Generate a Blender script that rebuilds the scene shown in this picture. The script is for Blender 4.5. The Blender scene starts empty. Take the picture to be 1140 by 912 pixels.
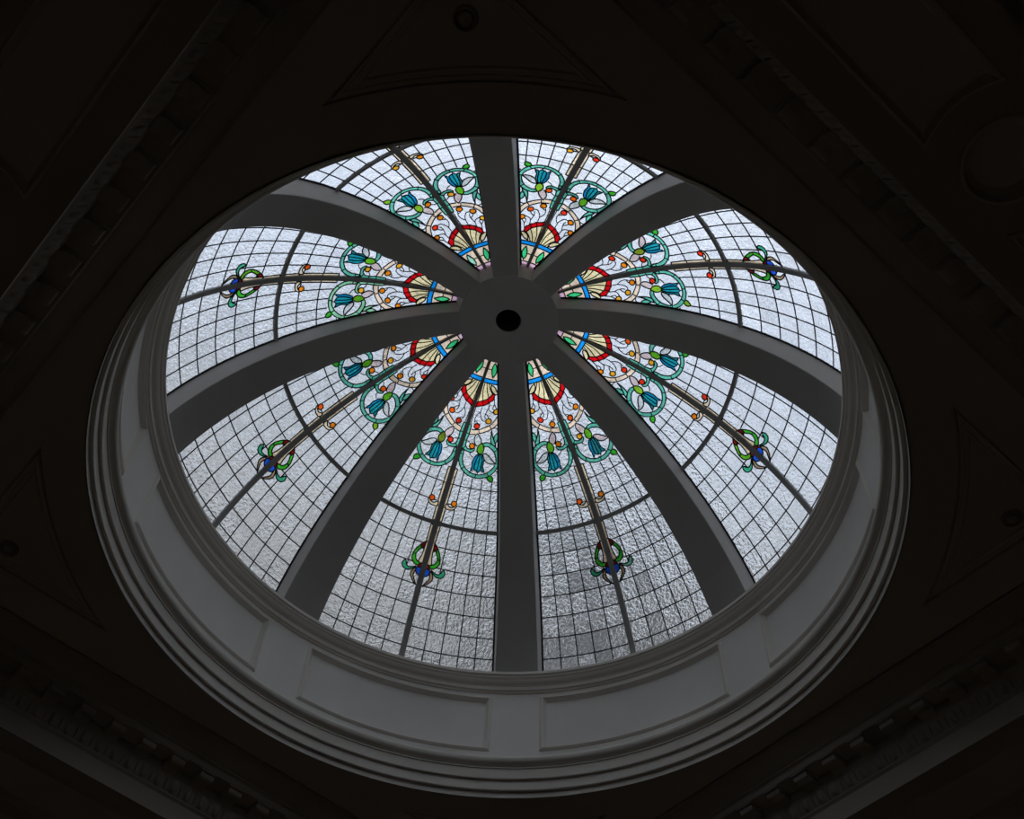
import bpy, bmesh, math, random
from mathutils import Vector, Matrix
from mathutils.geometry import delaunay_2d_cdt

S = 3.0                       # metres per unit (unit = radius of the round opening in the ceiling)
COL = bpy.context.scene.collection
sin, cos, pi, rad = math.sin, math.cos, math.pi, math.radians

# ------------------------------------------------------------------ materials
def new_mat(name):
    m = bpy.data.materials.new(name); m.use_nodes = True
    nt = m.node_tree; nt.nodes.clear()
    out = nt.nodes.new('ShaderNodeOutputMaterial')
    return m, nt, out

def plaster(name, col, rough=0.75, var=0.06, scale=1.5, bump=0.02):
    m, nt, out = new_mat(name)
    N, L = nt.nodes, nt.links
    b = N.new('ShaderNodeBsdfPrincipled'); b.inputs['Roughness'].default_value = rough
    b.inputs['Specular IOR Level'].default_value = 0.25
    tc = N.new('ShaderNodeTexCoord')
    n1 = N.new('ShaderNodeTexNoise'); n1.inputs['Scale'].default_value = scale; n1.inputs['Detail'].default_value = 6
    L.new(tc.outputs['Object'], n1.inputs['Vector'])
    r = N.new('ShaderNodeValToRGB'); r.color_ramp.elements[0].position = 0.3; r.color_ramp.elements[1].position = 0.75
    r.color_ramp.elements[0].color = tuple(c * (1 - var) for c in col) + (1,)
    r.color_ramp.elements[1].color = tuple(min(1, c * (1 + var)) for c in col) + (1,)
    L.new(n1.outputs['Fac'], r.inputs['Fac']); L.new(r.outputs['Color'], b.inputs['Base Color'])
    n2 = N.new('ShaderNodeTexNoise'); n2.inputs['Scale'].default_value = 60; n2.inputs['Detail'].default_value = 3
    L.new(tc.outputs['Object'], n2.inputs['Vector'])
    bp = N.new('ShaderNodeBump'); bp.inputs['Strength'].default_value = bump; bp.inputs['Distance'].default_value = 0.01
    L.new(n2.outputs['Fac'], bp.inputs['Height']); L.new(bp.outputs['Normal'], b.inputs['Normal'])
    L.new(b.outputs['BSDF'], out.inputs['Surface'])
    return m

def glass(name, col, hammered=True, trans=0.38, strength=1.0, dens=1.0):
    """Textured cathedral glass: bumped thin refraction plus some diffuse transmission."""
    m, nt, out = new_mat(name)
    N, L = nt.nodes, nt.links
    tc = N.new('ShaderNodeTexCoord')
    oi = N.new('ShaderNodeObjectInfo')
    at = N.new('ShaderNodeAttribute'); at.attribute_name = 'pane'
    add = N.new('ShaderNodeMath'); add.operation = 'ADD'
    L.new(at.outputs['Fac'], add.inputs[0])
    mo = N.new('ShaderNodeMath'); mo.operation = 'MULTIPLY'; mo.inputs[1].default_value = 37.7
    L.new(oi.outputs['Random'], mo.inputs[0]); L.new(mo.outputs[0], add.inputs[1])
    wn = N.new('ShaderNodeTexWhiteNoise'); wn.noise_dimensions = '1D'
    L.new(add.outputs[0], wn.inputs['W'])
    # per-pane tone and ripple depth
    mr = N.new('ShaderNodeMapRange'); mr.inputs['To Min'].default_value = 0.38; mr.inputs['To Max'].default_value = 1.0
    L.new(wn.outputs['Value'], mr.inputs['Value'])
    geo = N.new('ShaderNodeNewGeometry')
    no = N.new('ShaderNodeTexNoise'); no.inputs['Scale'].default_value = 34 * dens; no.inputs['Detail'].default_value = 1.0
    no.inputs['Roughness'].default_value = 0.45; no.inputs['Distortion'].default_value = 0.5
    L.new(geo.outputs['Position'], no.inputs['Vector'])
    st = N.new('ShaderNodeMath'); st.operation = 'MULTIPLY'; st.inputs[1].default_value = strength
    L.new(mr.outputs['Result'], st.inputs[0])
    bp = N.new('ShaderNodeBump'); bp.inputs['Distance'].default_value = 0.045
    L.new(st.outputs[0], bp.inputs['Strength'])
    L.new(no.outputs['Fac'], bp.inputs['Height'])
    # slight streaks of tone inside the coloured glass
    n3 = N.new('ShaderNodeTexNoise'); n3.inputs['Scale'].default_value = 7; n3.inputs['Detail'].default_value = 3
    L.new(geo.outputs['Position'], n3.inputs['Vector'])
    hs = N.new('ShaderNodeHueSaturation'); hs.inputs['Color'].default_value = tuple(col) + (1,)
    sv = N.new('ShaderNodeMapRange'); sv.inputs['From Min'].default_value = 0.3; sv.inputs['From Max'].default_value = 0.7
    sv.inputs['To Min'].default_value = 0.9 if hammered else 0.72; sv.inputs['To Max'].default_value = 1.04 if hammered else 1.15
    L.new(n3.outputs['Fac'], sv.inputs['Value'])
    tv = N.new('ShaderNodeMapRange'); tv.inputs['To Min'].default_value = 0.93; tv.inputs['To Max'].default_value = 1.03
    L.new(wn.outputs['Value'], tv.inputs['Value'])
    mm = N.new('ShaderNodeMath'); mm.operation = 'MULTIPLY'
    L.new(sv.outputs['Result'], mm.inputs[0]); L.new(tv.outputs['Result'], mm.inputs[1])
    L.new(mm.outputs[0], hs.inputs['Value'])
    rf = N.new('ShaderNodeBsdfRefraction'); rf.inputs['IOR'].default_value = 1.46; rf.inputs['Roughness'].default_value = 0.03
    tl = N.new('ShaderNodeBsdfTranslucent')
    L.new(hs.outputs['Color'], rf.inputs['Color']); L.new(hs.outputs['Color'], tl.inputs['Color'])
    L.new(bp.outputs['Normal'], rf.inputs['Normal']); L.new(bp.outputs['Normal'], tl.inputs['Normal'])
    mx = N.new('ShaderNodeMixShader'); mx.inputs['Fac'].default_value = trans
    L.new(rf.outputs[0], mx.inputs[1]); L.new(tl.outputs[0], mx.inputs[2])
    L.new(mx.outputs[0], out.inputs['Surface'])
    return m

PL_WALL = plaster('plaster_drum', (0.84, 0.80, 0.75))
PL_TRIM = plaster('plaster_mouldings', (0.80, 0.75, 0.68))
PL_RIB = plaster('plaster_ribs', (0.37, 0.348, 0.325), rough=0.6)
PL_CEIL = plaster('plaster_ceiling', (0.68, 0.62, 0.55), scale=0.7)
PL_ORN = plaster('plaster_ornament', (0.46, 0.41, 0.36))
PL_BEAM = plaster('plaster_beam', (0.50, 0.45, 0.39), scale=0.7)
FLOOR = plaster('warm_stone_floor', (0.66, 0.51, 0.37), rough=0.6, var=0.15)
ROOMW = plaster('room_wall_paint', (0.34, 0.29, 0.24), scale=0.5)
DARK = plaster('painted_hole_dark', (0.012, 0.011, 0.010), var=0.1)  # near-black colour stands in for the shade inside the hub hole
LEAD = plaster('lead', (0.035, 0.037, 0.04), rough=0.6, var=0.2, scale=20)
BAR = plaster('painted_metal_bar', (0.36, 0.35, 0.34), rough=0.5, var=0.08, scale=6)

G_CLEAR = glass('clear_textured_glass', (0.93, 0.95, 0.97), True, trans=0.24, strength=1.0)
def cg(n, c, **k): return glass(n, c, False, k.get('trans', 0.25), 0.35, 0.8)
G = {
 'cream': cg('cream_glass', (1.0, 0.84, 0.46)), 'peach': cg('peach_glass', (1.0, 0.78, 0.56)), 'stripe': cg('pale_amber_glass', (0.92, 0.74, 0.50)),
 'red': cg('red_glass', (0.80, 0.006, 0.010)), 'darkred': cg('dark_red_glass', (0.22, 0.012, 0.012)),
 'blue': cg('sky_blue_glass', (0.010, 0.36, 0.95)), 'deepblue': cg('deep_blue_glass', (0.02, 0.11, 0.72)),
 'jade': cg('jade_glass', (0.15, 0.60, 0.43)), 'jade2': cg('pale_jade_glass', (0.33, 0.76, 0.43)), 'jade3': cg('deep_jade_glass', (0.07, 0.40, 0.30)),
 'gem': cg('emerald_glass', (0.06, 0.72, 0.24)), 'gem2': cg('mint_glass', (0.42, 0.88, 0.62)),
 'leaf': cg('leaf_green_glass', (0.13, 0.47, 0.02)), 'leaf2': cg('lime_green_glass', (0.27, 0.55, 0.03)), 'leaf3': cg('olive_green_glass', (0.20, 0.28, 0.02)), 'leaf4': cg('bright_green_glass', (0.05, 0.50, 0.03)),
 'tulip': cg('turquoise_glass', (0.015, 0.36, 0.43)), 'tulip2': cg('petal_blue_glass', (0.01, 0.25, 0.46)), 'tulip3': cg('teal_glass', (0.03, 0.27, 0.29)),
 'pink': cg('pink_glass', (0.84, 0.52, 0.64)), 'blush': cg('blush_glass', (0.74, 0.60, 0.57)), 'pearl': cg('pearl_glass', (0.68, 0.71, 0.68)),
 'orange': cg('orange_glass', (1.0, 0.27, 0.010)), 'orange2': cg('amber_glass', (1.0, 0.46, 0.03)), 'scarlet': cg('scarlet_glass', (0.95, 0.04, 0.012)), 'vermilion': cg('vermilion_glass', (1.0, 0.12, 0.010)),
 'brown': cg('tan_glass', (0.45, 0.32, 0.20)), 'emerald': cg('sea_green_glass', (0.06, 0.48, 0.26)), 'emerald2': cg('pale_sea_green_glass', (0.26, 0.66, 0.47)),
}

# ------------------------------------------------------------------ object helpers
def link_mesh(name, verts, faces, mat, parent=None, smooth=40, loc=None):
    me = bpy.data.meshes.new(name)
    me.from_pydata([tuple(v) for v in verts], [], faces); me.update()
    bm = bmesh.new(); bm.from_mesh(me)
    bmesh.ops.remove_doubles(bm, verts=bm.verts, dist=1e-5)
    bmesh.ops.recalc_face_normals(bm, faces=bm.faces)
    bm.to_mesh(me); bm.free()
    if smooth is not None:
        me.polygons.foreach_set('use_smooth', [True] * len(me.polygons))
        if smooth < 180: me.set_sharp_from_angle(angle=rad(smooth))
    me.materials.append(mat)
    o = bpy.data.objects.new(name, me); COL.objects.link(o)
    if parent: o.parent = parent
    if loc: o.location = loc
    return o

def struct(o, label=None):
    o['kind'] = 'structure'
    if label: o['label'] = label
    return o

def tag(o, label, cat, group=None):
    o['label'] = label; o['category'] = cat
    if group: o['group'] = group
    return o

def lathe(name, prof, mat, parent=None, n=192, closed=True, smooth=30, centre=(0, 0), z0=0):
    vs, fs = [], []
    m = len(prof)
    for i in range(n):
        a = 2 * pi * i / n
        for r, z in prof:
            vs.append(((centre[0] + r * cos(a)) * S, (centre[1] + r * sin(a)) * S, (z + z0) * S))
    for i in range(n):
        j = (i + 1) % n
        for k in range(m if closed else m - 1):
            l = (k + 1) % m
            fs.append((i * m + k, j * m + k, j * m + l, i * m + l))
    return link_mesh(name, vs, fs, mat, parent, smooth)

def interp(x, tab):
    if x <= tab[0][0]: return tab[0][1]
    for (a, b), (c, d) in zip(tab, tab[1:]):
        if x <= c: return b + (d - b) * (x - a) / (c - a)
    return tab[-1][1]

# ------------------------------------------------------------------ drum of the dome
ZC, RHO = 0.093, 1.063        # centre height and radius of the glass sphere
RW = 0.973                    # drum wall
arch = [(1.0, 0.0), (1.0, 0.021), (0.9895, 0.0195), (0.9885, 0.021), (0.9885, 0.0545), (0.9795, 0.053), (0.9785, 0.0545), (0.9785, 0.088),
        (0.9750, 0.088), (0.9750, 0.0925), (0.9725, 0.0935), (0.9700, 0.0960), (0.9660, 0.0975), (0.9620, 0.0995), (0.9590, 0.1035), (0.9575, 0.108), (0.9570, 0.1135), (0.9590, 0.1165),
        (RW, 0.118), (1.08, 0.118), (1.08, 0.012), (1.004, 0.012), (1.004, 0.0)]
t = lathe('trim_5', arch, PL_TRIM); struct(t, 'stepped round architrave moulding around the dome opening')
corn = [(RW, 0.381), (0.9680, 0.3815), (0.9665, 0.3835), (0.9680, 0.3865), (0.9640, 0.3885), (0.9610, 0.3885), (0.9605, 0.4020), (0.9580, 0.4030), (0.9575, 0.4050),
        (0.9540, 0.4060), (0.9490, 0.4085), (0.9450, 0.4120), (0.9425, 0.4165), (0.9390, 0.4185), (0.9370, 0.4200), (0.9355, 0.4250), (0.9310, 0.4262), (0.9300, 0.4275), (0.9300, 0.4370), (0.9310, 0.4385),
        (1.08, 0.4385), (1.08, 0.381)]
t = lathe('trim_6', corn, PL_TRIM); struct(t, 'projecting round cornice at the foot of the glass dome')

def drum_wall():
    HA = rad(18.1); Z0, Z1 = 0.147, 0.366
    D = [0, 0.003, 0.008, 0.010, 0.0125, 0.0155, 0.019, 0.021]
    RR = [RW, RW - 0.0050, RW - 0.0080, RW - 0.0072, RW - 0.0020, RW + 0.0020, RW + 0.0075, RW + 0.0080]
    root = bpy.data.objects.new('wall_drum', None); COL.objects.link(root)
    struct(root, 'pale grey drum wall with eight recessed panels below the dome')
    def radius(a, z, c):
        da = HA - abs(a - c); d = min(da * RW, z - Z0, Z1 - z)
        if d <= 0: return RW
        return interp(d, list(zip(D, RR)))
    zs = sorted(set([0.1165, 0.13] + [round(Z0 + d, 6) for d in D] + [round(Z1 - d, 6) for d in D] + [Z0 + (Z1 - Z0) * f for f in (0.25, 0.5, 0.75)] + [0.375, 0.3825]))
    wall = ([], []); 
    for k in range(8):
        c = rad(22.5 + 45 * k)
        offs = [-HA + d / RW for d in D] + [HA - d / RW for d in D] + [-HA + 2 * HA * f for f in [i / 16 for i in range(1, 16)]] + [rad(x) for x in (-22.5, -21.5, -20.3, -19.2, 19.2, 20.3, 21.5, 22.5)]
        offs = sorted(set(round(x, 6) for x in offs))
        mould, field = ([], []), ([], [])
        for a0, a1 in zip(offs, offs[1:]):
            for z0, z1 in zip(zs, zs[1:]):
                am, zm = (a0 + a1) / 2, (z0 + z1) / 2
                d = min((HA - abs(am)) * RW, zm - Z0, Z1 - zm)
                tgt = wall if d < 0 else (mould if d < D[-1] else field)
                q = []
                for a, z in ((a0, z0), (a1, z0), (a1, z1), (a0, z1)):
                    r = radius(c + a, z, c)
                    q.append((r * cos(c + a) * S, r * sin(c + a) * S, z * S))
                b = len(tgt[0]); tgt[0].extend(q); tgt[1].append((b, b + 1, b + 2, b + 3))
        link_mesh('panel_moulding', mould[0], mould[1], PL_TRIM, root, 30)
        link_mesh('panel_field', field[0], field[1], PL_WALL, root, 30)
    link_mesh('wall_surface', wall[0], wall[1], PL_WALL, root, 30)
    lathe('outer_wall', [(1.08, 0.1), (1.08, 0.40), (1.06, 0.40), (1.06, 0.1)], PL_TRIM, root, 96)
drum_wall()

# ------------------------------------------------------------------ ribs and hub
WT = [(0.15, 0.0400), (0.25, 0.0435), (0.35, 0.0470), (0.50, 0.0520), (0.73, 0.0585), (0.93, 0.0680), (1.05, 0.0720)]
def halfw(r): return interp(r, WT)
RIN, ROUT = 1.0, 1.068
def rib_mesh():
    vs, fs = [], []
    n = 60
    def prof(psi_in, rho, flare, zfix=None):
        r = rho * sin(psi_in); return r, ZC + rho * cos(psi_in), halfw(r) + flare * (0.002 + 0.008 * r)
    p0 = math.asin(0.150 / RIN)
    for i in range(n + 1):
        f = i / n
        ring = []
        for rho, fl in ((RIN, 0.0), (RHO - 0.003, 1.0), (ROUT, 1.0)):
            pe = math.acos((0.4388 - ZC) / rho); ps = math.asin(0.152 / rho)
            psi = ps + (pe - ps) * f
            ring.append(prof(psi, rho, fl))
        # soffit corners softened
        (r0, z0, w0), (r1, z1, w1), (r2, z2, w2) = ring
        e = 0.0022
        pts = [(r0, -(w0 - e), z0), (r0 + e * .3, -w0, z0 + e), (r1, -w1, z1), (r2, -w2, z2), (r2, w2, z2), (r1, w1, z1), (r0 + e * .3, w0, z0 + e), (r0, w0 - e, z0)]
        vs += [(a * S, b * S, c * S) for a, b, c in pts]
    m = 8
    for i in range(n):
        for k in range(m):
            l = (k + 1) % m
            fs.append((i * m + k, (i + 1) * m + k, (i + 1) * m + l, i * m + l))
    fs.append(tuple(range(m))); fs.append(tuple(n * m + k for k in range(m)))
    return vs, fs
rv, rf_ = rib_mesh()
# image direction -> azimuth in plan: az = 135 - direction
RIB_LABEL = {
 225: 'broad grey dome rib running straight down from the hub to the cornice',
 180: 'grey dome rib sloping down to the right from the hub',
 135: 'grey dome rib running right from the hub, below the clear gold-stemmed panel at upper right',
 90: 'grey dome rib climbing to the upper right from the hub',
 45: 'short-looking grey dome rib running straight up from the hub',
 0: 'grey dome rib climbing to the upper left from the hub',
 315: 'grey dome rib running left from the hub',
 270: 'grey dome rib sloping down to the left from the hub'}
RIB_LABEL[135] = 'grey dome rib curving right from the hub to the right side of the cornice'
RIB_LABEL[315] = 'grey dome rib curving left from the hub to the left side of the cornice'
rib0 = None
for az, lab in RIB_LABEL.items():
    if rib0 is None:
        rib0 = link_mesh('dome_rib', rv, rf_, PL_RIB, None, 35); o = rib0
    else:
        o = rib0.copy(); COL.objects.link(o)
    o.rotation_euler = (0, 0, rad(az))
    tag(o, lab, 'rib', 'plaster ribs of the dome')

hub = bpy.data.objects.new('dome_hub', None); COL.objects.link(hub); hub.location = (0, 0, 1.0788 * S)
tag(hub, 'round grey plaster hub where all the dome ribs meet, dark hole in its middle', 'hub')
ZH = 0.0
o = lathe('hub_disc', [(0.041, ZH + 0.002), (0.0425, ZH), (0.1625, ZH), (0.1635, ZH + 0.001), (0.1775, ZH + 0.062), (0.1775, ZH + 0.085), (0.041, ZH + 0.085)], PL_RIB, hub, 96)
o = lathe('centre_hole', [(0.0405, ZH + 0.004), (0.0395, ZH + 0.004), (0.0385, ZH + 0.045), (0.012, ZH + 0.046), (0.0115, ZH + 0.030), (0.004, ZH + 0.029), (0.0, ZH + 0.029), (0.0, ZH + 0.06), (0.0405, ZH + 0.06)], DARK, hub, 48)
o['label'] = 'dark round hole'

# ------------------------------------------------------------------ stained glass design
# plan of half a panel in 1/1000 unit: t across from the mullion, s down from the apex along the sphere
def R_(s): return RHO * sin(s / RHO)
def edge_t(s):                # glass edge at the rib
    r = R_(s); w = halfw(r) + 0.006 * r - 0.001
    return r * (rad(22.5) - math.asin(min(0.99, w / r)))
S0, S1 = 0.172, 1.335
P = []                        # (part name, key, colours, polygon)
def poly(name, cols, pts, cuts=(), bulge=0, grp=None): P.append((name, cols, [(a / 1000, b / 1000) for a, b in pts], cuts, bulge, grp))
def spl(pts, k=5, closed=False):
    """Catmull-Rom densified curve."""
    n = len(pts); out = []
    rng = range(n) if closed else range(n - 1)
    for i in rng:
        p0 = pts[(i - 1) % n] if closed or i > 0 else pts[0]
        p1 = pts[i % n]; p2 = pts[(i + 1) % n]
        p3 = pts[(i + 2) % n] if closed or i + 2 < n else pts[-1]
        for j in range(k):
            u = j / k
            out.append(tuple(0.5 * ((2 * p1[c]) + (-p0[c] + p2[c]) * u + (2 * p0[c] - 5 * p1[c] + 4 * p2[c] - p3[c]) * u * u + (-p0[c] + 3 * p1[c] - 3 * p2[c] + p3[c]) * u ** 3) for c in (0, 1)))
    if not closed: out.append(tuple(pts[-1]))
    return out
def circ(x, y, r, n=16): return [(x + r * cos(2 * pi * i / n), y + r * sin(2 * pi * i / n)) for i in range(n)]
BIG = 400
# berries first (they win where shapes meet)
BER = [(81.3, 369.5), (66.0, 406.3), (33.0, 430.8), (39.3, 501.8), (39.5, 710.2)]
for i, (x, y) in enumerate(BER): poly('berry', 'berry', circ(x, y, 9.5), bulge=0.003, grp='b%d' % i)
poly('emerald_gem', ('gem', 'gem2', 'gem'), spl([(21.5, 200), (17.6, 214), (19.5, 232), (30, 254)], 4)[:-1] + spl([(30, 254), (35.3, 237), (33, 219), (21.5, 200)], 4)[:-1])
poly('pink_tip', ('pink',), [(0, 100), (BIG, 100), (BIG, 195), (0, 195)])
poly('cream_border', ('peach', 'stripe'), [(0, 195.01), (BIG, 195.01), (BIG, 260), (0, 260)], cuts=([(0, 226), (18, 226)], [(35, 228), (60, 228)]))
poly('blue_band', ('blue',), [(0, 260.01), (BIG, 260.01), (BIG, 275), (0, 275)])
poly('curled_leaf', ('cream',), spl([(34, 280), (45, 283.5), (54, 292), (66, 307)], 4) + spl([(60, 311), (53, 308), (44, 302), (37, 292)], 3))
red_in = [(0, 351)] + spl([(6.5, 350), (24, 339.8), (38.8, 328), (48.5, 309.5)], 5)
red_out = [(57, 312)] + spl([(57.8, 318), (57.5, 332), (50, 338), (45.5, 345.5), (38, 350), (31, 357), (20, 360), (9, 367)], 3) + [(0, 369)]
poly('scalloped_red_band', ('red',), red_in + red_out, cuts=([(24, 339.8), (31, 357)], [(38.8, 328), (45.5, 345.5)], [(9, 349), (9, 367)]))
poly('cream_fan', ('cream',), [(0, 275.01), (33, 275.01), (37, 292), (48.5, 309.3)] + list(reversed(spl([(6.5, 350), (24, 339.8), (38.8, 328), (48.5, 309.5)], 5)))[1:] + [(0, 351)],
     cuts=([(10.5, 276), (13.5, 306.5), (24.2, 339)], [(17, 276), (28, 304.2), (40.5, 326)], [(24, 276), (37.2, 297.4), (48, 310)], [(5, 276), (7, 310), (9, 348)]))
stem_edge = [(4, 428), (14.4, 431), (16.3, 463), (14.7, 486), (17, 505)]
poly('stem_and_hook', 'jade', [(0, 428)] + stem_edge + spl([(17, 505), (26.6, 513.2), (40, 513.4), (48, 507)], 4)[1:] + spl([(52, 511), (44, 522.5), (27, 523.5), (11, 518)], 4) + [(0, 517)],
     cuts=([(0, 463), (16, 463)], [(0, 488), (15, 488)], [(10, 517), (20, 507)]))
ring_o = spl([(11, 520), (7.5, 545), (14, 569), (33, 591), (57, 604), (84, 608), (108, 604.5), (130, 592.5), (144, 572), (146, 547), (140, 522), (126.5, 500), (105, 485.5), (85, 480.5), (68, 487)], 4)
ring_i = spl([(76, 496), (91, 494), (110, 503.5), (123, 516.5), (132.3, 534), (135.8, 551), (131.5, 567), (119, 582.5), (102, 593), (82.5, 595.7), (60, 592.3), (39, 580), (28, 568), (20, 549), (18.5, 531), (16, 522)], 4)
poly('calyx', ('leaf', 'leaf2', 'leaf3'), spl([(71, 487), (62, 493), (59, 503), (60, 514), (67, 522.5), (75, 524), (81, 518), (82, 507), (79, 498)], 3, True))
poly('pale_leaf', ('blush', 'pearl'), spl([(43, 455), (38.3, 469), (41, 483), (50, 496)], 4) + spl([(60, 500), (63, 494), (66, 483), (57, 468), (43, 455)], 3)[:-1], grp='pa')
poly('pale_leaf', ('pearl', 'blush'), spl([(83, 521.5), (92, 520), (105, 526), (123, 541), (137, 551)], 3) + spl([(119, 553), (104, 548.5), (92, 538), (83, 521.5)], 3)[:-1], grp='pb')
poly('scroll_ring', 'jade', ring_o + ring_i,
     cuts=([(26, 590), (36, 576)], [(82, 609), (82, 595)], [(126, 596), (115, 583)], [(147, 549), (135, 551)], [(128, 499), (117, 511)], [(7, 536), (18, 536)]))
mid = [(72, 525), (80, 525), (87.5, 543), (90.5, 563), (93, 579), (87, 588), (75, 582.5), (69.5, 579), (67, 560), (68.5, 540)]
poly('tulip_petal', ('tulip', 'tulip2', 'tulip3'), mid, cuts=([(75, 526), (78.5, 552), (81, 584)],), grp='tm')
poly('tulip_petal', ('tulip2', 'tulip', 'tulip'), [(72, 524.5), (64, 528), (59, 538), (56.5, 556), (60, 571), (59, 588), (69.5, 579), (67, 560), (68.5, 540)], grp='tl')
poly('tulip_petal', ('tulip3', 'tulip', 'tulip2'), [(80, 524.5), (88, 529), (94, 542), (96, 565), (107, 584), (98, 582.5), (93, 579), (90.5, 563), (87.5, 543)], grp='tr')
poly('tip_leaf', ('leaf4', 'leaf2', 'leaf4'), spl([(126, 592), (136, 595), (142, 601), (144, 608), (143, 616)], 3) + spl([(134, 613), (126, 608), (121, 600)], 3))
poly('frond', 'jade', spl([(87, 435), (93.5, 451), (104, 468), (113, 480), (119, 492)], 3) + spl([(110, 487), (103, 485.5), (95.5, 473), (90, 454), (87, 435)], 3)[:-1], grp='fa')
poly('frond', 'jade', spl([(112, 439), (117.5, 451), (116, 468), (114, 481)], 3) + spl([(108, 473), (104, 467), (102.5, 453), (112, 439)], 3)[:-1], grp='fb')
band_i = spl([(0, 448), (19.4, 447), (43, 441.5), (59, 432), (74, 420), (83.5, 405.6), (90, 386), (95, 366), (96, 345)], 4)
band_o = spl([(118, 345), (116, 368), (108.5, 392), (99, 412.7), (87.5, 429.3), (73, 441), (50, 454.5), (24, 463.9), (0, 467)], 4)
poly('cream_arch', ('peach',), band_i + band_o, cuts=([(73.7, 420), (84, 432)], [(43, 441.5), (49, 455)], [(90, 386), (110, 390)]))
poly('small_curl', ('stripe', 'peach'), [(13, 726), (16, 733)] + spl([(20, 734.5), (34, 734), (45, 729), (51.5, 716)], 4) + spl([(47, 714), (41, 722), (30, 725), (21, 719.5), (14, 716)], 3), grp='sc')
poly('gold_stripe', ('stripe',), [(0, 590), (16.6, 592), (16.6, 781), (0, 781)], cuts=([(0, 647), (17, 647)], [(0, 726), (17, 733)]), grp='s1')
# lower ornament
poly('dark_red_drop', ('darkred',), spl([(14.5, 859), (23, 864), (28.5, 871), (27, 879), (20, 886)], 3) + [(16.5, 872)], grp='d1')
poly('green_crescent', ('leaf4', 'leaf'), spl([(28, 870.5), (35, 880), (45.5, 900), (49, 918), (46.5, 930), (38, 940), (29, 945), (20, 943)], 4) + spl([(16, 935), (24, 932), (30.5, 929), (36, 920), (38.3, 909), (34, 898), (26.5, 887)], 4), cuts=([(46, 912), (37, 906)],))
poly('sea_green_curl', ('emerald', 'emerald2'), spl([(63.5, 944), (70, 941), (75.5, 952), (72, 963.5), (62, 969.5), (50.6, 969), (40, 963), (31, 956)], 4) + spl([(25, 948), (36, 954.5), (43, 957.5), (52, 958.5), (59, 955.5), (62.5, 950)], 3))
poly('dark_red_drop', ('darkred',), [(0, 932), (15, 936), (20, 944), (22, 950), (14, 949), (0, 948)], grp='d2')
poly('blue_bud', ('deepblue',), [(0, 948.01)] + spl([(14, 948.6), (22.5, 953), (24.5, 961), (21, 970), (13, 976), (5, 978)], 4) + [(0, 978)])
poly('tan_leaf', ('brown',), spl([(26, 953), (34, 962), (39, 973), (38.5, 982), (32.4, 992), (22, 1003), (10, 1012)], 4) + spl([(19, 998), (27, 985), (28, 974), (24.6, 962)], 4))
poly('gold_stripe', ('stripe',), [(0, 797), (16.6, 797), (15.8, 862), (16, 890), (19, 912), (24, 930), (17, 935), (0, 931)], cuts=([(0, 858), (17, 858)],), grp='s2')

EXTRA = [spl(c, 3) for c in (
 [(60, 325), (66.1, 344.1), (74.9, 355.2), (80, 362)], [(66.1, 344.1), (65.2, 352.0), (66.8, 361.9), (74, 365)], [(48.9, 340), (52.5, 362.7), (62.3, 371.9), (73, 375)],
 [(51.5, 360.4), (48.2, 379.2), (49.4, 394.3), (60, 408.0)], [(46, 382), (54.2, 386), (62.3, 395), (66, 399)], [(28.9, 356.4), (29.7, 379.4), (34.2, 393.5), (45, 408.0), (58, 408)],
 [(29.7, 379.4), (21.3, 392.4), (19.0, 409.0), (26, 427.0)], [(19.5, 414.5), (28.6, 416.5), (33, 423)],
 [(18.1, 487.2), (25, 491), (33, 497.4)], [(38, 524), (43, 533), (58.5, 542.0)], [(110.5, 437), (105, 430), (96, 426.5), (86, 431)], [(148, 575), (162, 578)],
 [(9, 367), (9, 400), (11, 428)],
 [(59, 588), (62, 593)], [(87, 588), (84, 597)], [(107, 584), (109, 591)])]

def in_poly(x, y, pg):
    c = False; n = len(pg); j = n - 1
    for i in range(n):
        xi, yi = pg[i]; xj, yj = pg[j]
        if (yi > y) != (yj > y) and x < (xj - xi) * (y - yi) / (yj - yi) + xi: c = not c
        j = i
    return c

ROWS = [0.577, 0.646, 0.715, 0.866, 0.937, 1.008, 1.079, 1.150, 1.221, 1.292]
COLS = [4.05, 7.45, 10.8, 14.15]            # degrees off the mullion
BAR_S = 0.7885
def motif_at(x, y):
    for i, q in enumerate(P):
        if in_poly(x, y, q[2]): return i
    return -1

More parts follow.
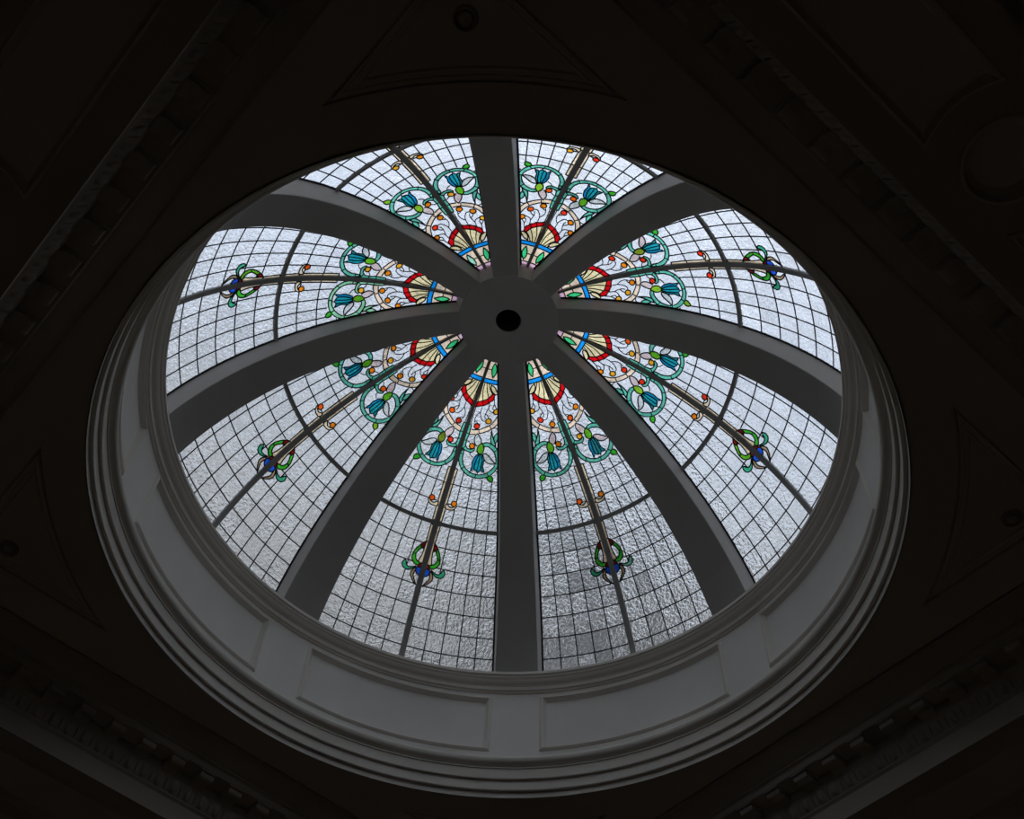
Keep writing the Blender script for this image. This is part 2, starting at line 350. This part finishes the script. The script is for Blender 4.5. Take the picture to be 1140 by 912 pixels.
def build_plan():
    """Tessellate half a panel; return verts (t,s) and triangles by motif index (-1 = clear glass)."""
    pts, edges = [], []
    def chain(c, closed):
        b = len(pts); pts.extend(c)
        edges.extend((b + i, b + i + 1) for i in range(len(c) - 1))
        if closed: edges.append((b + len(c) - 1, b))
    # outline
    n = 110
    ss = [S0 + (S1 - S0) * i / n for i in range(n + 1)]
    chain([(0.0, s) for s in ss] + [(edge_t(s), s) for s in reversed(ss)], True)
    for q in P:
        c = [(min(a, edge_t(min(max(b, S0), S1)) + 0.002), max(b, S0)) for a, b in q[2]]
        chain(c, True)
    # curvature grid and the leaded grid
    for s in ss[1:-1]:
        e = edge_t(s); k = max(1, int(e / 0.022))
        pts.extend((e * (i + 0.5 + 0.21 * sin(s * 977)) / (k + 0.6), s + 0.0011 * sin(i * 7.1 + s * 311)) for i in range(k))
    def clipped(line):
        run = []
        for p in line:
            ok = motif_at(*p) < 0 and 0 < p[0] < edge_t(p[1])
            if ok: run.append(p)
            else:
                if len(run) > 1: chain(run, False)
                run = []
        if len(run) > 1: chain(run, False)
    for s in ROWS[1:]: clipped([(edge_t(s) * i / 30, s) for i in range(31)])
    for c in COLS: clipped([(R_(s) * rad(c), s) for s in [0.62 + (S1 - 0.62) * i / 60 for i in range(61)]])
    res = delaunay_2d_cdt([Vector(p) for p in pts], edges, [], 0, 1e-6)
    V, F = res[0], res[2]
    by = {}
    for f in F:
        cx = sum(V[i][0] for i in f) / 3; cy = sum(V[i][1] for i in f) / 3
        if not (0 < cx < edge_t(cy) and S0 < cy < S1): continue
        by.setdefault(motif_at(cx, cy), []).append(tuple(f))
    return V, by
PV, PF = build_plan()

def on_sphere(t, s, sgn, rho=RHO):
    a = sgn * t / R_(s); r = rho * sin(s / RHO)
    return (r * cos(a) * S, r * sin(a) * S, (ZC + rho * cos(s / RHO)) * S)

def pane_id(t, s):
    row = sum(s > x for x in ROWS + [BAR_S]); col = sum(math.degrees(t / R_(s)) > c for c in COLS)
    return row * 7 + col

def glass_mesh(name, faces, sgns, mat, bulge=0, ctr=None, rr=1):
    vs, fs, ids = [], [], []
    for sg in sgns:
        m = {}
        for f in faces:
            g = []
            for i in f:
                if i not in m:
                    t_, s_ = PV[i]
                    rho = RHO
                    if bulge:
                        d = min(1, math.hypot(t_ - ctr[0], s_ - ctr[1]) / rr); rho = RHO - bulge * math.sqrt(max(0, 1 - d * d))
                    m[i] = len(vs); vs.append(on_sphere(t_, s_, sg, rho))
                g.append(m[i])
            cx = sum(PV[i][0] for i in f) / 3; cy = sum(PV[i][1] for i in f) / 3
            fs.append(tuple(g) if sg > 0 else tuple(reversed(g))); ids.append(pane_id(cx, cy) + (500 if sg < 0 else 0))
    me = bpy.data.meshes.new(name); me.from_pydata(vs, [], fs); me.update()
    me.polygons.foreach_set('use_smooth', [True] * len(fs))
    at = me.attributes.new('pane', 'FLOAT', 'FACE'); at.data.foreach_set('value', [float(x) for x in ids])
    me.materials.append(mat)
    return me

def came_lines():
    """Centre lines of all lead strips of a half panel: (points, half width)."""
    out = []
    eps = 1e-4
    def clip(line, w, closed=False, avoid=None):
        c = list(line) + ([line[0]] if closed else [])
        d = []
        for (x0, y0), (x1, y1) in zip(c, c[1:]):
            k = max(1, int(math.hypot(x1 - x0, y1 - y0) / 0.004))
            d += [(x0 + (x1 - x0) * i / k, y0 + (y1 - y0) * i / k) for i in range(k)]
        d.append(c[-1])
        run = []
        for p in d:
            ok = 0.003 < p[0] < edge_t(min(max(p[1], S0), S1)) + 0.001 and S0 < p[1] < S1
            if ok and avoid is not None:
                m = motif_at(*p); ok = m < 0 or (m in avoid if avoid else False)
            if ok: run.append(p)
            else:
                if len(run) > 1: out.append((run, w))
                run = []
        if len(run) > 1: out.append((run, w))
    for i, q in enumerate(P):
        # outline only where this shape is the top one
        c = q[2] + [q[2][0]]; d = []
        for (x0, y0), (x1, y1) in zip(c, c[1:]):
            k = max(1, int(math.hypot(x1 - x0, y1 - y0) / 0.004))
            d += [(x0 + (x1 - x0) * j / k, y0 + (y1 - y0) * j / k) for j in range(k)]
        d.append(c[-1]); run = []
        for p in d:
            top = True
            for j in range(i):
                if in_poly(p[0], p[1], P[j][2]): top = False; break
            ok = top and 0.003 < p[0] < edge_t(min(max(p[1], S0), S1)) + 0.001 and S0 < p[1] < S1
            if ok: run.append(p)
            else:
                if len(run) > 1: out.append((run, 0.0019))
                run = []
        if len(run) > 1: out.append((run, 0.0019))
        for cut in q[3]:
            c2 = spl([(a / 1000, b / 1000) for a, b in cut], 4)
            clip(c2, 0.0015)
    for e in EXTRA: clip([(a / 1000, b / 1000) for a, b in e], 0.0014, avoid=())
    for s in ROWS:
        t0 = 0.146 if s < 0.6 else 0.0
        clip([(t0 + (edge_t(s) - t0) * i / 20, s) for i in range(21)], 0.0018, avoid=())
    for c in COLS: clip([(R_(s) * rad(c), s) for s in [0.5 + (S1 - 0.5) * i / 60 for i in range(61)] if motif_at(R_(s) * rad(c), s) < 0 and s > 0.585], 0.0018, avoid=())
    out.append(([(edge_t(s) - 0.0050 - 0.002 * R_(s), s) for s in [S0 + (S1 - S0) * i / 90 for i in range(91)]], 0.0036))
    return out

def tube_on_sphere(line, hw, sgns, vs, fs, dep=0.0022):
    n = len(line)
    for sg in sgns:
        b = len(vs)
        for i, (t_, s_) in enumerate(line):
            j0, j1 = max(0, i - 1), min(n - 1, i + 1)
            dx, dy = line[j1][0] - line[j0][0], line[j1][1] - line[j0][1]
            l = math.hypot(dx, dy) or 1; nx, ny = -dy / l * hw, dx / l * hw
            for k, rho in ((-1, RHO + 0.001), (-1, RHO - dep * 0.5), (-0.4, RHO - dep), (0.4, RHO - dep), (1, RHO - dep * 0.5), (1, RHO + 0.001)):
                vs.append(on_sphere(t_ + nx * k, s_ + ny * k, sg, rho))
        for i in range(n - 1):
            for k in range(6):
                l = (k + 1) % 6
                fs.append((b + i * 6 + k, b + i * 6 + l, b + (i + 1) * 6 + l, b + (i + 1) * 6 + k))
        fs.append(tuple(b + k for k in range(6))); fs.append(tuple(b + (n - 1) * 6 + k for k in range(6)))

def bar_mesh(path, wfun, rin, rout):
    """Solid rectangular bar along path of (t, s)."""
    vs, fs = [], []
    n = len(path)
    for i, (t_, s_) in enumerate(path):
        j0, j1 = max(0, i - 1), min(n - 1, i + 1)
        dx, dy = path[j1][0] - path[j0][0], path[j1][1] - path[j0][1]
        l = math.hypot(dx, dy); hw = wfun(s_) / 2; nx, ny = -dy / l * hw, dx / l * hw
        for k, rho in ((-1, rout), (-1, rin + 0.002), (-0.8, rin), (0.8, rin), (1, rin + 0.002), (1, rout)):
            vs.append(on_sphere(t_ + nx * k, s_ + ny * k, 1, rho))
    for i in range(n - 1):
        for k in range(6):
            l = (k + 1) % 6
            fs.append((i * 6 + k, i * 6 + l, (i + 1) * 6 + l, (i + 1) * 6 + k))
    fs.append(tuple(range(6))); fs.append(tuple((n - 1) * 6 + k for k in range(6)))
    return vs, fs

# lead along the ribs
# prototype meshes
rng = random.Random(7)
protos = []          # (name, mesh, colours)
protos.append(('clear_glass', glass_mesh('clear_glass', PF[-1], (1, -1), G_CLEAR), None))
for i, q in enumerate(P):
    if i not in PF: continue
    for sg in (1, -1):
        kw = {}
        if q[4]:
            cx = sum(p[0] for p in q[2]) / len(q[2]); cy = sum(p[1] for p in q[2]) / len(q[2])
            kw = dict(bulge=q[4], ctr=(cx, cy), rr=0.0095)
        protos.append((q[0], glass_mesh(q[0], PF[i], (sg,), G_CLEAR, **kw), q[1]))
cv, cf = [], []
for line, hw in came_lines(): tube_on_sphere(line, hw, (1, -1), cv, cf)
MW = [(0.17, 0.0100), (0.27, 0.0105), (0.35, 0.0115), (0.45, 0.0150), (0.6, 0.0180), (0.8, 0.0195), (1.35, 0.0200)]
mv, mf = bar_mesh([(0, S0 + (S1 + 0.004 - S0) * i / 80) for i in range(81)], lambda s: interp(s, MW), RHO - 0.0055, RHO + 0.006)
bv, bf = bar_mesh([(-edge_t(BAR_S) - 0.003 + (2 * edge_t(BAR_S) + 0.006) * i / 40, BAR_S) for i in range(41)], lambda s: 0.0140, RHO - 0.0055, RHO + 0.005)

PANEL_LABEL = {
 -67.5: 'stained glass dome panel just right of the rib running straight down, looking duller low down',
 -22.5: 'stained glass dome panel between the rib running right and the rib sloping down right',
 22.5: 'stained glass dome panel just above the rib that runs right, its lower end ornament visible',
 67.5: 'foreshortened stained glass dome panel just right of the rib running straight up',
 112.5: 'foreshortened stained glass dome panel just left of the rib running straight up',
 157.5: 'stained glass dome panel just above the rib that runs left, with pale green scrolls',
 202.5: 'stained glass dome panel between the rib running left and the rib sloping down left',
 247.5: 'stained glass dome panel just left of the rib running straight down'}
JADE = {157.5: ['jade2', 'jade']}
came_me = bar_me = mul_me = None
for d, lab in PANEL_LABEL.items():
    root = bpy.data.objects.new('stained_glass_panel', None); COL.objects.link(root)
    root.rotation_euler = (0, 0, rad(135 - d))
    tag(root, lab, 'stained glass panel', 'curved stained glass panels of the dome')
    for k, (nm, me, cols) in enumerate(protos):
        o = bpy.data.objects.new(nm, me); COL.objects.link(o); o.parent = root
        if cols is None: continue
        if cols == 'berry': mat = G[rng.choice(['orange', 'orange', 'orange2', 'scarlet', 'vermilion'])]
        elif cols == 'jade': mat = G[JADE.get(d, ['jade', 'jade'])[k % 2]]
        else: mat = G[cols[0] if rng.random() < 0.6 else rng.choice(cols)]
        o.material_slots[0].link = 'OBJECT'; o.material_slots[0].material = mat
    if came_me is None:
        a = link_mesh('lead_came', cv, cf, LEAD, root, 60); came_me = a.data
        a = link_mesh('mullion', mv, mf, BAR, root, 35); mul_me = a.data
        a = link_mesh('cross_bar', bv, bf, BAR, root, 35); bar_me = a.data
    else:
        for nm, me in (('lead_came', came_me), ('mullion', mul_me), ('cross_bar', bar_me)):
            o = bpy.data.objects.new(nm, me); COL.objects.link(o); o.parent = root

# ------------------------------------------------------------------ ceiling with spandrel panels
DU, DV, BW, ZB = 1.213, 1.249, 0.31, -0.21      # beam faces, beam width, beam underside
RU, RV = 3.0, 3.0                                # room half sizes
SU, SV, SR = 0.953, 0.982, 1.107
def spandrel_loop(su, sv, d, n=28):
    a, b, r = SU - d, SV - d, SR + d
    a0 = math.acos(min(1, a / r)); a1 = math.asin(min(1, b / r))
    pts = [(r * cos(a0 + (a1 - a0) * i / n), r * sin(a0 + (a1 - a0) * i / n)) for i in range(n + 1)] + [(a, b)]
    return [(x * su, y * sv) for x, y in pts]
INS = [(0, 0), (0.0015, 0.012), (0.005, 0.012), (0.008, 0.0015), (0.013, 0.001), (0.016, 0.006), (0.020, 0.0065), (0.023, 0.0025), (0.027, 0.003), (0.031, 0.0085), (0.036, 0.009)]
vs, fs = [], []
pts, edges = [], []
def chain2(c):
    b = len(pts); pts.extend(c); n = len(c); edges.extend((b + i, b + (i + 1) % n) for i in range(n))
NC = 192
chain2([(cos(2 * pi * i / NC), sin(2 * pi * i / NC)) for i in range(NC)])
chain2([(-RU, -RV), (RU, -RV), (RU, RV), (-RU, RV)])
sp = [spandrel_loop(a, b, 0) for a, b in ((1, 1), (-1, 1), (-1, -1), (1, -1))]
for c in sp: chain2(c)
res = delaunay_2d_cdt([Vector(p) for p in pts], edges, [], 0, 1e-6)
vs = [(v[0] * S, v[1] * S, 0) for v in res[0]]
for f in res[2]:
    x = sum(res[0][i][0] for i in f) / 3; y = sum(res[0][i][1] for i in f) / 3
    if x * x + y * y < 0.9995 and math.hypot(x, y) < cos(pi / NC): continue
    if any(in_poly(x, y, c) for c in sp): continue
    fs.append(tuple(f))
ceil = link_mesh('ceiling', vs, fs, PL_CEIL, None, 30); struct(ceil, 'dark flat plaster ceiling around the round dome opening')
# roof build-up above the ceiling keeps the daylight out
lathe('roof_slab', [(1.079, 0.03), (4.3, 0.03), (4.3, 0.10), (1.079, 0.10)], PL_TRIM, ceil, 96)
for a, b in ((1, 1), (-1, 1), (-1, -1), (1, -1)):
    loops = [[(x, y, z) for x, y in spandrel_loop(a, b, d)] for d, z in INS]
    n = len(loops[0]); vs = [(x * S, y * S, z * S) for l in loops for x, y, z in l]
    fs = [(k * n + i, k * n + (i + 1) % n, (k + 1) * n + (i + 1) % n, (k + 1) * n + i) for k in range(len(loops) - 1) for i in range(n)]
    # close with a fan of strips: arc points to the corner vertex
    b0 = (len(loops) - 1) * n; fs += [(b0 + i, b0 + i + 1, b0 + n - 1) for i in range(n - 2)]
    link_mesh('spandrel_panel', vs, fs, PL_CEIL, ceil, 30)

# small round bosses in the spandrels
boss0 = None
for (x, y, lab) in ((0.852, 0.886, 'tiny round plaster boss in the triangular ceiling panel above the dome'),
                    (0.852, -0.915, 'tiny round plaster boss in the triangular ceiling panel at the left edge'),
                    (-0.885, 0.880, 'tiny round plaster boss in the triangular ceiling panel at the right edge')):
    if boss0 is None:
        boss0 = lathe('ceiling_boss', [(0.0, -0.010), (0.008, -0.0095), (0.013, -0.007), (0.0155, -0.003), (0.0165, 0.001), (0.0185, 0.001), (0.0195, -0.006), (0.022, -0.0085), (0.0245, -0.006), (0.0255, 0.0005), (0.0, 0.0005)], PL_ORN, None, 40)
        o = boss0
    else:
        o = boss0.copy(); COL.objects.link(o)
    o.location = (x * S, y * S, 0.0085 * S)
    tag(o, lab, 'ceiling boss', 'round bosses in the ceiling corners')

# ------------------------------------------------------------------ beams, cornices
# profile: q = distance in from the beam face, z
CORN = [(0.150, 0.0), (0.150, -0.007), (0.143, -0.0085), (0.140, -0.012), (0.133, -0.016), (0.124, -0.026), (0.114, -0.036), (0.104, -0.043), (0.098, -0.046), (0.098, -0.051),
        (0.092, -0.053), (0.090, -0.056), (0.090, -0.073), (0.088, -0.075), (0.030, -0.074), (0.030, -0.096), (0.028, -0.098), (0.026, -0.100), (0.024, -0.108),
        (0.019, -0.122), (0.012, -0.134), (0.007, -0.139), (0.007, -0.144), (0.004, -0.146), (0.0, -0.150), (0.0, 0.0)]
SIDES = [('u', 1), ('v', 1), ('u', -1), ('v', -1)]
def place(side, sg, along, out, z):
    """out = distance from bay centre along the side's outward axis."""
    return (sg * out * S, along * S, z * S) if side == 'u' else (along * S, sg * out * S, z * S)
def strip(side, sg, prof, length_of, D, nseg=1):
    vs, fs = [], []; m = len(prof)
    for e in (-1, 1):
        for q, z in prof: vs.append(place(side, sg, e * length_of(q), D - q, z))
    for k in range(m):
        l = (k + 1) % m; fs.append((k, l, m + l, m + k))
    fs.append(tuple(range(m))); fs.append(tuple(range(m, 2 * m)))
    return vs, fs
SIDE_NAME = {('u', 1): 'upper left', ('v', 1): 'upper right', ('u', -1): 'lower right', ('v', -1): 'lower left'}
def box_pts(side, sg, a0, a1, prof, D):
    vs, fs = [], []; m = len(prof)
    for a in (a0, a1):
        for q, z in prof: vs.append(place(side, sg, a, D - q, z))
    for k in range(m): l = (k + 1) % m; fs.append((k, l, m + l, m + k))
    fs.append(tuple(range(m))); fs.append(tuple(range(m, 2 * m)))
    return vs, fs
MODP = [(0.030, -0.074), (0.084, -0.074), (0.084, -0.080), (0.081, -0.080), (0.080, -0.086), (0.078, -0.092), (0.072, -0.0955), (0.065, -0.095), (0.058, -0.090), (0.050, -0.087), (0.043, -0.089), (0.037, -0.095), (0.030, -0.099)]
MODC = [(0.030, -0.074), (0.088, -0.074), (0.088, -0.0785), (0.030, -0.0785)]
for n, (side, sg) in enumerate(SIDES):
    D, Lo = (DU, DV) if side == 'u' else (DV, DU)
    vs, fs = strip(side, sg, CORN, lambda q: Lo - q, D)
    tr = link_mesh('trim_%d' % (n + 1), vs, fs, PL_ORN, None, 25)
    struct(tr, 'straight plaster cornice with brackets along the %s side of the bay' % SIDE_NAME[(side, sg)])
    step = 0.0968
    off = step / 2 if side == 'v' and sg < 0 else (0.0 if side == 'u' and sg < 0 else 0.0)
    off = {('u', 1): 0.062, ('v', 1): 0.0, ('u', -1): -0.009, ('v', -1): 0.034}[(side, sg)]
    c = -1.3
    k = math.ceil((-(Lo - 0.10) - off) / step)
    while off + k * step < Lo - 0.10:
        a = off + k * step
        v1, f1 = box_pts(side, sg, a - 0.0215, a + 0.0215, MODP, D)
        v2, f2 = box_pts(side, sg, a - 0.0255, a + 0.0255, MODC, D)
        b = len(v1); v1 += v2; f1 += [tuple(b + i for i in f) for f in f2]
        link_mesh('modillion', v1, f1, PL_ORN, tr, 40)
        k += 1
    # egg and dart course
    ev, ef = [], []
    st = step / 2; k = math.ceil(-(Lo - 0.03) / st)
    axis = Vector((-0.62, 0, -0.78))
    while k * st < Lo - 0.03:
        a = k * st
        for kind in (0, 1, 2):
            if kind == 0: ca, w, h, dp = a, 0.0105, 0.018, 0.0105
            elif kind == 1: ca, w, h, dp = a + st / 2, 0.0032, 0.017, 0.0080
            else: ca, w, h, dp = a, 0.0165, 0.0205, 0.0050
            b = len(ev); NI, NJ = 6, 10
            for i in range(NI + 1):
                th = pi / 2 * i / NI
                for j in range(NJ):
                    ph = 2 * pi * j / NJ
                    x = w * sin(th) * cos(ph); y = h * sin(th) * sin(ph); nrm = dp * cos(th)
                    # tangent down the ovolo: (dq,dz)=(-.45,-.89)  normal: (.89,-.45)
                    q = 0.0165 + (-0.45) * y + 0.80 * nrm; z = -0.1215 + (0.89) * y * -1 + -0.50 * nrm
                    ev.append(place(side, sg, ca + x, D - q, z))
            for i in range(NI):
                for j in range(NJ):
                    l = (j + 1) % NJ; ef.append((b + i * NJ + j, b + i * NJ + l, b + (i + 1) * NJ + l, b + (i + 1) * NJ + j))
        k += 1
    link_mesh('egg_and_dart', ev, ef, PL_ORN, tr, 50)

def soffit_panel(out_in, out_out, c, arc_r, endv, d, n=20):
    """Outline (along, out) of one soffit panel on the + side of the roundel at `c`, inset by d."""
    mid_ = (out_in + out_out) / 2; h = (out_out - out_in) / 2 - d; r = arc_r + d
    a = math.asin(h / r)
    pts_ = [(c + r * cos(-a + 2 * a * i / n), mid_ + r * sin(-a + 2 * a * i / n)) for i in range(n + 1)]
    return pts_ + [(endv - d, out_out - d), (endv - d, out_in + d)]
for n, (side, sg) in enumerate(SIDES):
    D, Lo = (DU, DV) if side == 'u' else (DV, DU)
    root = bpy.data.objects.new('ceiling_beam', None); COL.objects.link(root)
    struct(root, 'broad plaster ceiling beam along the %s side of the bay' % SIDE_NAME[(side, sg)])
    # underside with recessed panels and a roundel, built per side. beams on the v sides run through
    L_ = Lo + BW if side == 'v' else Lo
    oi, oo = (1.279, 1.456) if side == 'u' else (1.317, 1.492)
    c = -0.012
    pts, edges = [], []
    out = [(-L_, D), (L_, D), (L_, D + BW), (-L_, D + BW)]
    chain2(out)
    pl = soffit_panel(oi, oo, 0, 0.148, Lo - 0.07, 0)
    pls = [[(x + c, y) for x, y in pl], [(-x + c, y) for x, y in pl]]
    for q_ in pls: chain2(q_)
    mid_ = (oi + oo) / 2
    ring = [(c + 0.086 * cos(2 * pi * i / 48), mid_ + 0.086 * sin(2 * pi * i / 48)) for i in range(48)]
    chain2(ring)
    res = delaunay_2d_cdt([Vector(p) for p in pts], edges, [], 0, 1e-6)
    fs = []
    for f in res[2]:
        x = sum(res[0][i][0] for i in f) / 3; y = sum(res[0][i][1] for i in f) / 3
        if not in_poly(x, y, out) or any(in_poly(x, y, q_) for q_ in pls) or in_poly(x, y, ring): continue
        fs.append(tuple(f))
    vs = [place(side, sg, v[0], v[1], ZB) for v in res[0]]
    b = len(vs)
    for a in (-L_, L_):
        for o_, z in ((D, ZB), (D, -0.146), (D, 0.0), (D + BW, 0.0), (D + BW, ZB)): vs.append(place(side, sg, a, o_, z))
    for k in range(4): fs.append((b + k, b + k + 1, b + 5 + k + 1, b + 5 + k))
    fs.append(tuple(b + k for k in range(5))); fs.append(tuple(b + 5 + k for k in range(5)))
    link_mesh('beam_body', vs, fs, PL_BEAM, root, 30)
    SI = [(0, 0), (0.002, -0.007), (0.007, -0.008), (0.010, -0.003), (0.013, 0.008), (0.018, 0.012)]
    for mir in (1, -1):
        loops = [[(mir * x + c, y, ZB + z) for x, y in soffit_panel(oi, oo, 0, 0.148, Lo - 0.07, d)] for d, z in SI]
        m = len(loops[0]); v_ = [place(side, sg, x, y, z) for l in loops for x, y, z in l]
        f_ = [(k * m + i, k * m + (i + 1) % m, (k + 1) * m + (i + 1) % m, (k + 1) * m + i) for k in range(len(loops) - 1) for i in range(m)]
        b0 = (len(loops) - 1) * m; f_.append(tuple(b0 + i for i in range(m)))
        link_mesh('soffit_panel', v_, f_, PL_CEIL, root, 30)
    RP = [(0.086, 0.0), (0.083, -0.008), (0.078, -0.009), (0.075, -0.004), (0.071, 0.010), (0.060, 0.018), (0.03, 0.020), (0.0, 0.020)]
    v_, f_ = [], []
    for i in range(48):
        for r, z in RP: v_.append(place(side, sg, c + r * cos(2 * pi * i / 48), mid_ + r * sin(2 * pi * i / 48), ZB + z))
    for i in range(48):
        j = (i + 1) % 48
        for k in range(len(RP) - 1): f_.append((i * len(RP) + k, j * len(RP) + k, j * len(RP) + k + 1, i * len(RP) + k + 1))
    link_mesh('soffit_roundel', v_, f_, PL_CEIL, root, 30)

# ------------------------------------------------------------------ room below
ZF = -(2.2656 + 1.6 / S)
def quad(name, p, mat, label):
    o = link_mesh(name, [(x * S, y * S, z * S) for x, y, z in p], [(0, 1, 2, 3)], mat, None, None); return struct(o, label)
quad('floor', [(-RU, -RV, ZF), (RU, -RV, ZF), (RU, RV, ZF), (-RU, RV, ZF)], FLOOR, 'warm stone floor of the hall')
quad('wall_left', [(RU, -RV, ZF), (RU, RV, ZF), (RU, RV, 0), (RU, -RV, 0)], ROOMW, 'plain hall wall')
quad('wall_right', [(-RU, -RV, ZF), (-RU, RV, ZF), (-RU, RV, 0), (-RU, -RV, 0)], ROOMW, 'plain hall wall')
quad('wall_back', [(-RU, -RV, ZF), (RU, -RV, ZF), (RU, -RV, 0), (-RU, -RV, 0)], ROOMW, 'plain hall wall')
quad('wall_front', [(-RU, RV, ZF), (RU, RV, ZF), (RU, RV, 0), (-RU, RV, 0)], ROOMW, 'plain hall wall')

# ------------------------------------------------------------------ overcast sky
w = bpy.data.worlds.new('overcast_sky'); bpy.context.scene.world = w; w.use_nodes = True
nt = w.node_tree; nt.nodes.clear(); N, L = nt.nodes, nt.links
tc = N.new('ShaderNodeTexCoord')
# brightest part of the cloud cover lies high over the camera's side of the dome, thicker cloud on the far side
dt = N.new('ShaderNodeVectorMath'); dt.operation = 'DOT_PRODUCT'; dt.inputs[1].default_value = Vector((0.22, 0.58, 0.8)).normalized()
L.new(tc.outputs['Generated'], dt.inputs[0])
mp = N.new('ShaderNodeMapRange'); mp.inputs['From Min'].default_value = -0.2; mp.inputs['From Max'].default_value = 1.0
L.new(dt.outputs['Value'], mp.inputs['Value'])
cr = N.new('ShaderNodeValToRGB'); e = cr.color_ramp.elements
def at_(d): return (d + 0.2) / 1.2
e[0].position = 0.0; e[0].color = (0.20, 0.20, 0.20, 1)
e[1].position = 1.0; e[1].color = (1.15, 1.22, 1.32, 1)
for p_, c_ in ((0.02, (0.32, 0.325, 0.33, 1)), (0.16, (0.49, 0.505, 0.525, 1)), (0.33, (0.56, 0.61, 0.68, 1)), (0.50, (0.72, 0.80, 0.95, 1)), (0.72, (0.84, 0.93, 1.10, 1))):
    x = e.new(at_(p_)); x.color = c_
L.new(mp.outputs['Result'], cr.inputs['Fac'])
nz = N.new('ShaderNodeTexNoise'); nz.inputs['Scale'].default_value = 8.5; nz.inputs['Detail'].default_value = 5; nz.inputs['Roughness'].default_value = 0.6
L.new(tc.outputs['Generated'], nz.inputs['Vector'])
mr = N.new('ShaderNodeMapRange'); mr.inputs['From Min'].default_value = 0.32; mr.inputs['From Max'].default_value = 0.68
mr.inputs['To Min'].default_value = 0.42; mr.inputs['To Max'].default_value = 1.56
L.new(nz.outputs['Fac'], mr.inputs['Value'])
mx = N.new('ShaderNodeVectorMath'); mx.operation = 'SCALE'
L.new(cr.outputs['Color'], mx.inputs[0]); L.new(mr.outputs['Result'], mx.inputs['Scale'])
bg = N.new('ShaderNodeBackground'); bg.inputs['Strength'].default_value = 1.0
# dark blob added to the sky, dulls one far panel low down
cl = N.new('ShaderNodeVectorMath'); cl.operation = 'DISTANCE'; cl.inputs[1].default_value = Vector((-0.56, -0.47, 0.66)).normalized()
nd = N.new('ShaderNodeVectorMath'); nd.operation = 'MULTIPLY_ADD'; nd.inputs[1].default_value = (0.16, 0.16, 0.16)
L.new(nz.outputs['Color'], nd.inputs[0]); L.new(tc.outputs['Generated'], nd.inputs[2])
so = N.new('ShaderNodeVectorMath'); so.operation = 'SUBTRACT'; so.inputs[1].default_value = (0.08, 0.08, 0.08)
L.new(nd.outputs[0], so.inputs[0]); L.new(so.outputs[0], cl.inputs[0])
cm = N.new('ShaderNodeMapRange'); cm.inputs['From Min'].default_value = 0.10; cm.inputs['From Max'].default_value = 0.26
cm.inputs['To Min'].default_value = 0.12; cm.inputs['To Max'].default_value = 1.0
L.new(cl.outputs['Value'], cm.inputs['Value'])
mc = N.new('ShaderNodeVectorMath'); mc.operation = 'SCALE'
L.new(mx.outputs['Vector'], mc.inputs[0]); L.new(cm.outputs['Result'], mc.inputs['Scale'])
# low sky darkened for contrast in the rippled glass, stands for unseen roofs
sz = N.new('ShaderNodeSeparateXYZ'); L.new(so.outputs[0], sz.inputs[0])
hz = N.new('ShaderNodeMapRange'); hz.interpolation_type = 'SMOOTHSTEP'
hz.inputs['From Min'].default_value = 0.36; hz.inputs['From Max'].default_value = 0.60; hz.inputs['To Min'].default_value = 0.13; hz.inputs['To Max'].default_value = 1.0
L.new(sz.outputs['Z'], hz.inputs['Value'])
mh = N.new('ShaderNodeVectorMath'); mh.operation = 'SCALE'
L.new(mc.outputs['Vector'], mh.inputs[0]); L.new(hz.outputs['Result'], mh.inputs['Scale'])
L.new(mh.outputs['Vector'], bg.inputs['Color'])
wo = N.new('ShaderNodeOutputWorld'); L.new(bg.outputs[0], wo.inputs['Surface'])

# ------------------------------------------------------------------ camera and view
cd = bpy.data.cameras.new('camera'); cam = bpy.data.objects.new('camera', cd); COL.objects.link(cam)
cam.matrix_world = Matrix.Translation(Vector((3.312628, 4.253309, -6.796669))) @ Matrix(((-0.74831212, 0.58043074, 0.32113723), (0.66144998, 0.61631893, 0.42735806), (0.05012880, 0.53221343, -0.84512483))).to_4x4()
cd.lens = 40.98068; cd.shift_x = 0.020399; cd.shift_y = -0.006619
cd.sensor_width = 36; cd.clip_start = 0.05; cd.clip_end = 200
bpy.context.scene.camera = cam
sc = bpy.context.scene
sc.view_settings.view_transform = 'Standard'; sc.view_settings.look = 'None'
sc.view_settings.gamma = 1; sc.view_settings.exposure = 0; sc.view_settings.use_curve_mapping = False
sc.cycles.max_bounces = 10; sc.cycles.diffuse_bounces = 6; sc.cycles.transmission_bounces = 6; sc.cycles.transparent_max_bounces = 8
sc.cycles.caustics_refractive = True
